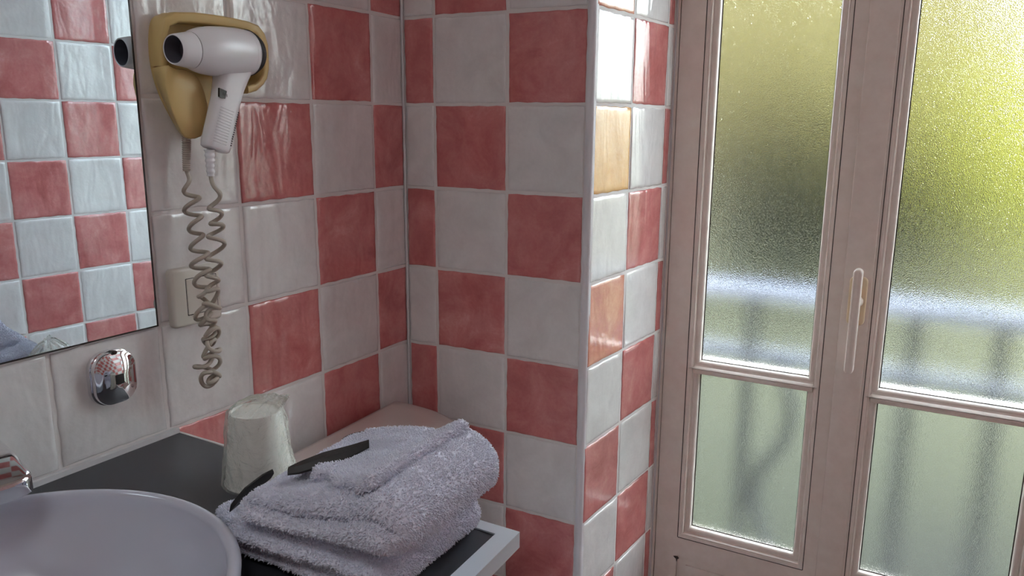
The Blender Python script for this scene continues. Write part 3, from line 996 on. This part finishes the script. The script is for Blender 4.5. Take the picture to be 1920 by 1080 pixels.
for p in cat(keys, 2000):
    a = 2 * math.pi * p[4]
    low = min(1, max(0, (-p[1] - 1.5) / 0.3))
    w = 1 + 0.16 * math.sin(p[4] * 1.7) + 0.14 * low * math.sin(p[4] * 4.3 + 1)
    tz = (0.35 + 0.75 * low * math.sin(p[4] * 2.6))
    pts.append(TA(p[0] + p[3] * w * math.cos(a) + 0.012 * low * math.sin(p[4] * 3.1), p[1] + p[3] * tz * math.sin(a + 0.5 * low * math.sin(p[4] * 1.9)), p[2] + p[3] * w * math.sin(a) * (1 - 0.25 * low)))
mb = MB(); mb.tube(pts, 0.0195 * U, 8)
mb.build('coil', M['cord'], crd, 180)

# ------------------------------------------------------------------ toilet cistern in the corner
ZL = -3.66
cis = empty('toilet', V(0.7, -1.75, FL), 'pale beige ceramic toilet cistern with a domed lid in the tiled corner', 'toilet')
def dshape(f, grow):
    P = []
    y0, y1 = -0.36, -3.16
    ym = (y0 + y1) / 2; hy = (y0 - y1) / 2
    n = 40
    for i in range(n + 1):
        t = -1 + 2 * i / n
        yy = ym + hy * math.copysign(abs(math.sin(t * math.pi / 2)) ** 0.75, t) * (1 + grow)
        x = 0.06 + (1.30 + grow) * (max(0, 1 - abs(math.sin(t * math.pi / 2)) ** 3.2)) ** 0.42
        P.append((max(x, wx(yy) + 0.03), yy))
    return P
def flayer(mb, layers):
    k = None; vs = []; fs = []
    for P, z in layers:
        k = len(P); vs += [V(x, y, z) for x, y in P]
    for r in range(len(layers) - 1):
        for i in range(k):
            q = (i + 1) % k
            fs.append((r * k + i, r * k + q, (r + 1) * k + q, (r + 1) * k + i))
    fs += [tuple(reversed(range(k))), tuple(range((len(layers) - 1) * k, len(layers) * k))]
    mb.add(vs, fs)
def shr(P, f):
    cx, cy = 0.55, -1.76
    return [(cx + (x - cx) * f, cy + (y - cy) * f) for x, y in P]
D0 = dshape(1, 0.0)
mb = MB(); flayer(mb, [(shr(D0, .985), ZL - 0.26), (D0, ZL - 0.24), (D0, ZL - 0.09), (shr(D0, .985), ZL - 0.045), (shr(D0, .94), ZL - 0.02), (shr(D0, .8), ZL - 0.004), (shr(D0, .4), ZL)])
lid = mb.build('cistern_lid', M['cistern'], cis, 50)
mb = MB(); flayer(mb, [(shr(D0, .80), FL + 2.6), (shr(D0, .90), FL + 3.2), (shr(D0, .95), ZL - 0.27)])
mb.build('cistern_tank', M['cistern'], cis, 50)
mb = MB(); mb.lathe([(0.28, -0.01), (0.29, 0.02), (0.26, 0.022), (0.25, 0.004)], lambda x, y, h: V(0.62 + x, -1.70 + y, ZL + h), 40, closed=True)
mb.build('button_rim', M['black'], lid, 50)
mb = MB(); mb.lathe([(0.24, 0.0), (0.24, 0.03), (0.20, 0.045), (0, 0.05)], lambda x, y, h: V(0.62 + x, -1.70 + y, ZL + h), 40)
mb.build('flush_button', M['chrome'], lid, 50)
mb = MB()
def oval(cx, cy, a, b, n=40): return [(cx + a * math.cos(2 * math.pi * i / n), cy + b * math.sin(2 * math.pi * i / n)) for i in range(n)]
flayer(mb, [(oval(2.0, -1.76, 1.1, .75), FL), (oval(2.0, -1.76, 0.95, .62), FL + .8), (oval(2.3, -1.76, 1.45, 1.1), FL + 2.3), (oval(2.35, -1.76, 1.5, 1.2), FL + 2.7)])
mb.build('pan', M['ceramic'], cis, 50)
mb = MB()
flayer(mb, [(oval(2.4, -1.76, 1.52, 1.22), FL + 2.71), (oval(2.4, -1.76, 1.53, 1.23), FL + 2.85), (oval(2.4, -1.76, 1.4, 1.1), FL + 2.90)])
mb.build('seat_cover', M['ceramic'], cis, 50)

# ------------------------------------------------------------------ wrapped cup
CX, CY = 1.245, -3.865
cup = empty('wrapped_cup', V(CX, CY, ZC), 'upturned white plastic cup in a clear film bag behind the towels', 'cup')
mb = MB()
Tc = lambda x, y, h: V(CX + x - 0.01 * h, CY + y, ZC + h)
mb.lathe([(0.245, 0.010), (0.268, 0.006), (0.275, 0.018), (0.268, 0.032), (0.262, 0.05), (0.203, 0.585), (0.197, 0.602), (0.186, 0.602), (0.180, 0.588), (0.0, 0.586)], Tc, 64, closed=True)
mb.build('cup', M['cup'], cup, 50)
# film: crumpled shell, gathered into a tail at the top
seg, hh = 110, 60
vs = []; fs = []
rg = [RNG.uniform(0, 6.28) for _ in range(12)]
def lob(a, t): 
    return (0.5 * math.sin(3 * a + 4 * t + rg[0]) + 0.35 * math.sin(5 * a - 7 * t + rg[1]) + 0.3 * math.sin(9 * a + 11 * t + rg[2]) + 0.22 * math.sin(14 * a - 6 * t + rg[3]) + 0.15 * math.sin(23 * a + 17 * t + rg[4]))
for i in range(hh + 1):
    t = i / hh
    if t < 0.70:
        h = 0.004 + 0.60 * (t / 0.70)
        r = 0.288 - 0.075 * (t / 0.70)
        amp = 0.016
        ox = oy = 0
        sx, sy = 1, 1
    else:
        u = (t - 0.70) / 0.30
        h = 0.604 + 0.150 * math.sin(u * math.pi / 2) - 0.03 * u
        r = 0.213 * (1 - 0.50 * u)
        amp = 0.016 + 0.02 * u
        ox = 0.06 * u + 0.10 * u; oy = 0.05 * u
        sx, sy = 1.0, 1 - 0.80 * u
    for s in range(seg):
        a = 2 * math.pi * s / seg
        d = lob(a, t * 1.6) * amp
        rr_ = r + abs(d)
        xx, yy = rr_ * math.cos(a) * sx, rr_ * math.sin(a) * sy
        # tail lies along the direction across the view
        ca, sa = math.cos(0.5), math.sin(0.5)
        vs.append(Tc(ox + xx * ca - yy * sa, oy + xx * sa + yy * ca, h + (0.02 * lob(a, 2.0) if t > 0.70 else 0)))
for i in range(hh):
    for s in range(seg):
        s2 = (s + 1) % seg
        fs.append((i * seg + s, i * seg + s2, (i + 1) * seg + s2, (i + 1) * seg + s))
pydata('film_bag', vs, fs, M['bag'], cup, 180)

# ------------------------------------------------------------------ towels
def grid_box(nx, ny, nz):
    """unit cube surface [-1,1]^3 as a welded grid"""
    idx = {}; vs = []; fs = []
    def vid(i, j, k):
        key = (i, j, k)
        if key not in idx:
            idx[key] = len(vs); vs.append((-1 + 2 * i / nx, -1 + 2 * j / ny, -1 + 2 * k / nz))
        return idx[key]
    for i in range(nx):
        for j in range(ny):
            fs.append((vid(i, j, nz), vid(i + 1, j, nz), vid(i + 1, j + 1, nz), vid(i, j + 1, nz)))
            fs.append((vid(i, j, 0), vid(i, j + 1, 0), vid(i + 1, j + 1, 0), vid(i + 1, j, 0)))
    for i in range(nx):
        for k in range(nz):
            fs.append((vid(i, 0, k), vid(i + 1, 0, k), vid(i + 1, 0, k + 1), vid(i, 0, k + 1)))
            fs.append((vid(i, ny, k), vid(i, ny, k + 1), vid(i + 1, ny, k + 1), vid(i + 1, ny, k)))
    for j in range(ny):
        for k in range(nz):
            fs.append((vid(0, j, k), vid(0, j, k + 1), vid(0, j + 1, k + 1), vid(0, j + 1, k)))
            fs.append((vid(nx, j, k), vid(nx, j + 1, k), vid(nx, j + 1, k + 1), vid(nx, j, k + 1)))
    return np.array(vs), fs

def lowfreq(P, seed, f):
    r = np.random.default_rng(seed)
    out = np.zeros(len(P))
    for q in range(6):
        k = r.normal(size=3) * f * (0.6 + 0.35 * q)
        out += np.sin(P @ k + r.uniform(0, 6.28)) / (1 + 0.6 * q)
    return out / 2.2

def tufted(name, W, fs, density, length, label, group=None, skip_low=None, wr=0.00095, parent=None, seed=1):
    """W: world-metre vertices; fs quads. Adds short pile loops to the same mesh"""
    r = np.random.default_rng(seed)
    F = np.array(fs)
    a, b, c, d = W[F[:, 0]], W[F[:, 1]], W[F[:, 2]], W[F[:, 3]]
    nrm = np.cross(c - a, d - b)
    area = np.linalg.norm(nrm, axis=1) / 2
    nrm = nrm / (2 * area[:, None] + 1e-12)
    cnt = r.poisson(area * density)
    cen = (a + b + c + d) / 4
    if skip_low is not None:
        cnt[(nrm[:, 2] < -0.6)] = 0
    ii = np.repeat(np.arange(len(F)), cnt)
    u = r.random((len(ii), 1)); v = r.random((len(ii), 1))
    p = (a[ii] * (1 - u) * (1 - v) + b[ii] * u * (1 - v) + c[ii] * u * v + d[ii] * (1 - u) * v)
    n = nrm[ii]
    t = r.normal(size=(len(ii), 3)); t -= n * np.sum(t * n, 1, keepdims=True); t /= np.linalg.norm(t, axis=1, keepdims=True) + 1e-9
    s = np.cross(n, t)
    L = length * r.uniform(0.55, 1.25, (len(ii), 1))
    tip = p + n * L + t * L * r.uniform(0.1, 0.9, (len(ii), 1)) + np.array([0, 0, -0.25]) * L * 0.6
    w = wr
    v0 = p + t * w - n * 0.0004; v1 = p - t * w * 0.5 + s * w * 0.87 - n * 0.0004; v2 = p - t * w * 0.5 - s * w * 0.87 - n * 0.0004
    mid = (p + tip) / 2 + n * L * 0.12
    m0 = mid + t * w * 0.8; m1 = mid - t * w * 0.4 + s * w * 0.7; m2 = mid - t * w * 0.4 - s * w * 0.7
    base = len(W); N = len(ii)
    TV = np.stack([v0, v1, v2, m0, m1, m2, tip], 1).reshape(-1, 3)
    o = base + np.arange(N)[:, None] * 7
    q = np.concatenate([o + np.array([[0, 1, 4, 3]]), o + np.array([[1, 2, 5, 4]]), o + np.array([[2, 0, 3, 5]])])
    tr = np.concatenate([o + np.array([[3, 4, 6]]), o + np.array([[4, 5, 6]]), o + np.array([[5, 3, 6]])])
    vs = np.concatenate([W, TV])
    me = bpy.data.meshes.new(name)
    nq, nt = len(F) + len(q), len(tr)
    me.vertices.add(len(vs)); me.vertices.foreach_set('co', vs.ravel())
    loops = np.concatenate([F.ravel(), q.ravel(), tr.ravel()]).astype(np.int32)
    me.loops.add(len(loops)); me.loops.foreach_set('vertex_index', loops)
    me.polygons.add(nq + nt)
    st = np.concatenate([np.arange(nq) * 4, nq * 4 + np.arange(nt) * 3]).astype(np.int32)
    me.polygons.foreach_set('loop_start', st)
    me.polygons.foreach_set('use_smooth', np.ones(nq + nt, dtype=bool))
    me.update(calc_edges=True)
    me.validate()
    ob = link(name, me, M['towel'], parent)
    if label: tag(ob, label, 'towel', group)
    return ob

def toworld(P):
    return np.stack([P[:, 0] * U, P[:, 1] * U, P[:, 2] * U + Z0], 1)

def rbox(P, hx, hy, hz, r):
    """rounded box from the unit cube surface"""
    Q = P * np.array([hx, hy, hz])
    inner = np.array([hx - r, hy - r, hz - r])
    C = np.clip(Q, -inner, inner)
    d = Q - C
    l = np.linalg.norm(d, axis=1, keepdims=True)
    return np.where(l > 1e-9, C + d / np.maximum(l, 1e-9) * r, Q)

TDENS = 330000
# heights of the stack's upper surface
def sstep(e0, e1, x):
    t = np.clip((x - e0) / (e1 - e0), 0, 1); return t * t * (3 - 2 * t)
def top2(X, Y):
    """upper surface (above the counter) of the top bath towel"""
    f = sstep(1.95, 3.05, X)
    h = 0.47 + 0.15 * f + 0.085 * np.exp(-((X - 3.08) / 0.16) ** 2)
    h += 0.035 * sstep(-4.3, -3.5, Y)
    h += 0.018 * np.sin(X * 4.2 + 1.0) * np.cos(Y * 3.1)
    return h

def towel_slab(name, cx, cy, hx, hy, z0fn, z1fn, r, layers, label, seed, nx=72, ny=60, nz=18, frontcurve=0.0, rot=0.0):
    P, fs = grid_box(nx, ny, nz)
    # cluster samples towards the edges so that the rounding is smooth
    P = np.sign(P) * (1 - (1 - np.abs(P)) ** 1.25)
    Q = rbox(P, hx, hy, 1.0, 1e-3)
    q = rbox(P, hx, hy, r[1], r[0])
    X, Y, Zn = q[:, 0], q[:, 1], q[:, 2] / r[1]      # Zn in -1..1
    # folded layers show on the front and on the left face: shallow grooves
    fr = np.clip((-Y - (hy - 0.10)) / 0.10, 0, 1)
    lf = np.clip((-X - (hx - 0.10)) / 0.10, 0, 1) * 0.6
    ph = (Zn + 1) / 2 * layers * (0.57 if layers == 3 and hx > 0.67 else 1.0) + 0.16 * np.sin(X * 3.1 + seed) + 0.05 * np.sin(X * 9 + seed)
    groove = np.abs(np.sin(np.pi * ph)) ** 0.45
    push = (groove - 1) * 0.045
    stag = 0.05 * np.sin(np.floor(ph) * 2.3 + seed)
    Y = Y - fr * (push + stag)
    X = X - lf * (push + stag)
    c_, s_ = math.cos(rot), math.sin(rot)
    X, Y = X * c_ - Y * s_, X * s_ + Y * c_
    X = X + cx; Y = Y + cy
    zb = z0fn(X, Y); zt = z1fn(X, Y)
    Z = ZC + (zb + zt) / 2 + Zn * (zt - zb) / 2
    A_ = np.stack([X, Y, Z], 1)
    wob = lowfreq(A_, seed, 5.0) * 0.014 + lowfreq(A_, seed + 5, 14.0) * 0.006
    A_[:, 2] += wob * np.clip((Zn + 1), 0, 1)
    A_[:, 0] += lowfreq(A_, seed + 9, 4.0) * 0.012 * np.clip(Zn + 1, 0, 1)
    return tufted(name, toworld(A_), fs, TDENS, 0.0026, label, 'folded white towels', True, seed=seed)

one = lambda v: (lambda X, Y: np.full_like(X, v))
mid12 = lambda X, Y: 0.255 + 0.03 * sstep(2.2, 3.1, X)
towel_slab('bath_towel', 2.545, -4.235, 0.665, 0.60, one(0.008), mid12, (0.135, 0.14), 3, 'thick white towel at the bottom of the stack on the worktop', 3, rot=-0.03)
towel_slab('bath_towel', 2.655, -4.185, 0.680, 0.63, lambda X, Y: mid12(X, Y) + 0.022, lambda X, Y: top2(X, Y), (0.18, 0.215), 3, 'white folded towel with a fat rounded fold on top of the stack', 8, rot=-0.03)
# small corner of cloth showing by the basin
towel_slab('face_towel', 1.80, -4.42, 0.30, 0.17, one(0.006), one(0.13), (0.06, 0.065), 1, 'small white cloth end poking out beside the basin rim', 15, 30, 20, 8, rot=-0.35)

# washcloth laid over the top of the stack
def cloth():
    nx, ny, nz = 70, 50, 6
    P, fs = grid_box(nx, ny, nz)
    u = (P[:, 0] + 1) / 2; v = (P[:, 1] + 1) / 2; w = P[:, 2]
    c00 = np.array([2.22, -4.42]); c10 = np.array([3.03, -4.70]); c11 = np.array([3.12, -3.70]); c01 = np.array([2.24, -3.74])
    e = 1 - (np.maximum(np.abs(P[:, 0]), np.abs(P[:, 1]))) ** 8
    X = (c00[0] * (1 - u) * (1 - v) + c10[0] * u * (1 - v) + c11[0] * u * v + c01[0] * (1 - u) * v)
    Y = (c00[1] * (1 - u) * (1 - v) + c10[1] * u * (1 - v) + c11[1] * u * v + c01[1] * (1 - u) * v)
    # scalloped front edge
    fr = (1 - v) ** 6
    Y = Y + fr * (0.030 * np.sin(u * 19) + 0.018 * np.sin(u * 41))
    rd = (np.abs(P[:, 0]) ** 10); 
    base = top2(X, Y) + 0.006
    th = 0.040 + 0.020 * np.exp(-((u - 0.97) / 0.06) ** 2) + 0.022 * np.exp(-((v - 0.95) / 0.08) ** 2) + 0.03 * np.exp(-(u / 0.5) ** 2 - ((v - 0.25) / 0.3) ** 2)
    th = th + 0.014 * (1 + np.sin(u * 8 + v * 5)) * (1 - v) + 0.022 * np.exp(-((u - 0.60) / 0.30) ** 2 - ((v - 0.40) / 0.08) ** 2) + 0.022 * np.exp(-((u - 0.60) / 0.30) ** 2 - ((v - 0.72) / 0.07) ** 2)
    th = th + 0.035 * np.exp(-((u - 0.35) / 0.25) ** 2 - ((v - 0.85) / 0.25) ** 2) - 0.022 * np.exp(-((u - 0.74) / 0.07) ** 2 - ((v - 0.95) / 0.3) ** 2)
    th = np.maximum(th, 0.02)
    th = th * (0.45 + 0.55 * np.clip(e * 3, 0, 1))
    ww = (w + 1) / 2
    Z = ZC + base + th * ww
    A_ = np.stack([X, Y, Z], 1)
    A_[:, 2] += lowfreq(A_, 31, 6.0) * 0.022 * ww
    return tufted('washcloth', toworld(A_), fs, TDENS, 0.0026, 'small crumpled white washcloth laid over the topmost towel', 'folded white towels', True, seed=21)
wc = cloth()

# ------------------------------------------------------------------ black packets
def packet(name, pts, w, label, bend=0.0):
    """flat folded leaflet: centre line points (units), width vector"""
    mb = MB(); vs = []; fs = []
    n = len(pts)
    for i, (p, wv_, hgt) in enumerate(pts):
        p = Vector(p); q = Vector(wv_)
        for sgn, up_ in ((-1, 0), (-0.5, .03), (0.3, .035), (1, 0), (1, -.014), (-1, -.014)):
            pp = p + q * sgn + Vector((0, 0, up_ * hgt))
            vs.append(V(pp.x, pp.y, pp.z))
    for i in range(n - 1):
        for j in range(6):
            q = (j + 1) % 6
            fs.append((i * 6 + j, i * 6 + q, (i + 1) * 6 + q, (i + 1) * 6 + j))
    fs += [tuple(range(6)), tuple(reversed(range((n - 1) * 6, n * 6)))]
    mb.add(vs, fs)
    return tag(mb.build(name, M['sachet'], None, 30), label, 'packet')
def zt(x, y, e): return ZC + float(top2(np.array([x]), np.array([y]))[0]) + e
packet('black_packet', [((2.225, -4.545, zt(2.2, -4.5, 0.085)), (-0.01, 0.02, 0), 1), ((2.27, -4.48, zt(2.27, -4.45, 0.095)), (-0.045, 0.06, 0.0), 1), ((2.36, -4.36, zt(2.36, -4.36, 0.115)), (-0.05, 0.06, 0.01), 1), ((2.47, -4.21, zt(2.45, -4.2, 0.120)), (-0.04, 0.045, 0.01), 1), ((2.56, -4.11, zt(2.55, -4.1, 0.125)), (-0.008, 0.010, 0.004), 1)],
       0, 'black folded paper packet lying on the crumpled washcloth')
packet('black_packet', [((1.83, -4.68, ZC + 0.285), (0.01, 0.02, 0.02), 1), ((1.83, -4.58, ZC + 0.33), (0.02, 0.03, 0.055), 1), ((1.86, -4.44, ZC + 0.38), (0.02, 0.03, 0.05), 1), ((1.89, -4.36, ZC + 0.405), (0.005, 0.01, 0.015), 1)],
       0, 'black packet wedged between the towel stack and the wrapped cup')

# ------------------------------------------------------------------ balcony railing
ral = empty('balcony_railing', V(5, 3.4, -8.75), 'pale iron balcony railing with dark uprights behind the frosted panes', 'railing')
mb = MB(); mb.tube([V(0, 3.48, -2.60), V(10, 3.28, -2.62)], 0.13 * U, 14)
mb.build('top_rail', M['rail'], ral, 60)
mb = MB(); mb.tube([V(0, 3.48, -3.52), V(10, 3.28, -3.54)], 0.085 * U, 12)
mb.build('middle_rail', M['rail'], ral, 60)
for i in range(10):
    xx = 3.84 + (i - 3) * 1.01
    mb = MB()
    if i == 4:
        K4 = [(4.10, -3.5), (4.26, -3.9), (4.36, -4.3), (4.28, -4.8), (4.0, -5.3), (3.92, -5.8), (4.1, -6.3), (4.3, -6.9), (4.2, -7.6), (4.05, -8.8)]
        pts = [V(p[0], 3.4, p[1]) for p in cat(K4, 60)]
    else:
        pts = [V(xx - (0.12 if i == 3 else 0), 3.4, -2.65), V(xx - (0.12 if i == 3 else 0), 3.4, -8.8)]
    mb.tube(pts, 0.075 * U, 10)
    mb.build('baluster', M['iron'], ral, 60)
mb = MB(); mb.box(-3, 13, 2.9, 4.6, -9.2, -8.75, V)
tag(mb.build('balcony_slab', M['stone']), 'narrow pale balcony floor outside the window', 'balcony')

# ------------------------------------------------------------------ garden
def lawn():
    mb = MB(); n = 30
    vs = []; fs = []
    for i in range(n + 1):
        for j in range(n + 1):
            x = -20 + 44 * i / n; y = 0.9 + 40 * j / n
            vs.append((x, y, -0.12 + 0.12 * math.sin(x * .5) * math.cos(y * .4)))
    for i in range(n):
        for j in range(n):
            a = i * (n + 1) + j; fs.append((a, a + n + 1, a + n + 2, a + 1))
    o = pydata('lawn', vs, fs, M['lawn'], None, 180)
    tag(o, kind='structure')
lawn()
def bush(name, x, y, z, rx, ry, rz, mat, label, cat, n=2600, trunk=None, ls=0.07, seed=1, group=None):
    r = np.random.default_rng(seed)
    e = empty(name, (x, y, -0.05), label, cat, group)
    u = r.normal(size=(n, 3)); u /= np.linalg.norm(u, axis=1, keepdims=True)
    rad = (0.72 + 0.28 * r.random(n)) * (1 + 0.16 * np.sin(u[:, 0] * 5 + seed) + 0.12 * np.sin(u[:, 1] * 7 + u[:, 2] * 6))
    c = u * rad[:, None] * np.array([rx, ry, rz]) + np.array([x, y, z])
    t = r.normal(size=(n, 3)); t /= np.linalg.norm(t, axis=1, keepdims=True)
    b = np.cross(t, u); b /= np.linalg.norm(b, axis=1, keepdims=True) + 1e-9
    L = ls * r.uniform(.7, 1.4, (n, 1))
    q = np.stack([c - t * L, c + b * L * .55, c + t * L, c - b * L * .55], 1).reshape(-1, 3)
    fs = [(4 * i, 4 * i + 1, 4 * i + 2, 4 * i + 3) for i in range(n)]
    pydata('foliage', q, fs, mat, e)
    mb = MB(); bz = -0.15
    mb.tube([(x, y, bz), (x + .05, y, (bz + z) / 2), (x, y, z)], [0.16 * rx, 0.12 * rx, 0.05 * rx], 8)
    mb.build('trunk', M['bark'], e, 60)
    return e
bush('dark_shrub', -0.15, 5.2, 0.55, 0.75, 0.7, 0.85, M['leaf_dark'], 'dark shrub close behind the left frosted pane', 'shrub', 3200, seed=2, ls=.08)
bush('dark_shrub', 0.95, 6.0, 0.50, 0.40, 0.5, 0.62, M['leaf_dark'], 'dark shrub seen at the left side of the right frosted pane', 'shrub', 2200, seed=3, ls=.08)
bush('lime_hedge', 2.3, 8.5, 0.75, 1.5, 1.0, 1.30, M['leaf_lime'], 'sunlit yellow-green hedge behind the right frosted pane', 'hedge', 5200, seed=4, ls=.10)
bush('garden_tree', -2.9, 13.0, 4.0, 3.9, 2.0, 5.0, M['leaf_mid'], 'pale green tree blurred behind the left frosted pane', 'tree', 7500, seed=5, ls=.26)
bush('garden_tree', 1.3, 17.0, 3.0, 3.4, 2.0, 3.6, M['leaf_mid'], 'pale green tree farther off behind the meeting stile', 'tree', 6000, seed=6, ls=.22)

# ------------------------------------------------------------------ unseen ceiling lamp behind the viewer, added as fill light
lp = empty('fill_lamp', V(4.6, -10.5, CE), 'round white ceiling lamp added out of view as fill light', 'lamp')
mb = MB(); mb.lathe([(0.0, -0.5), (0.9, -0.45), (1.5, -0.28), (1.6, -0.06), (1.6, 0.0)], lambda x, y, h: V(4.6 + x, -10.5 + y, CE + h), 40)
t = NT('fill_lamp_glow'); em = t.n('ShaderNodeEmission'); em.inputs[0].default_value = (0.93, 0.97, 1.0, 1); em.inputs[1].default_value = 3.0
mb.build('shade', t.done(em.outputs[0]), lp, 60)
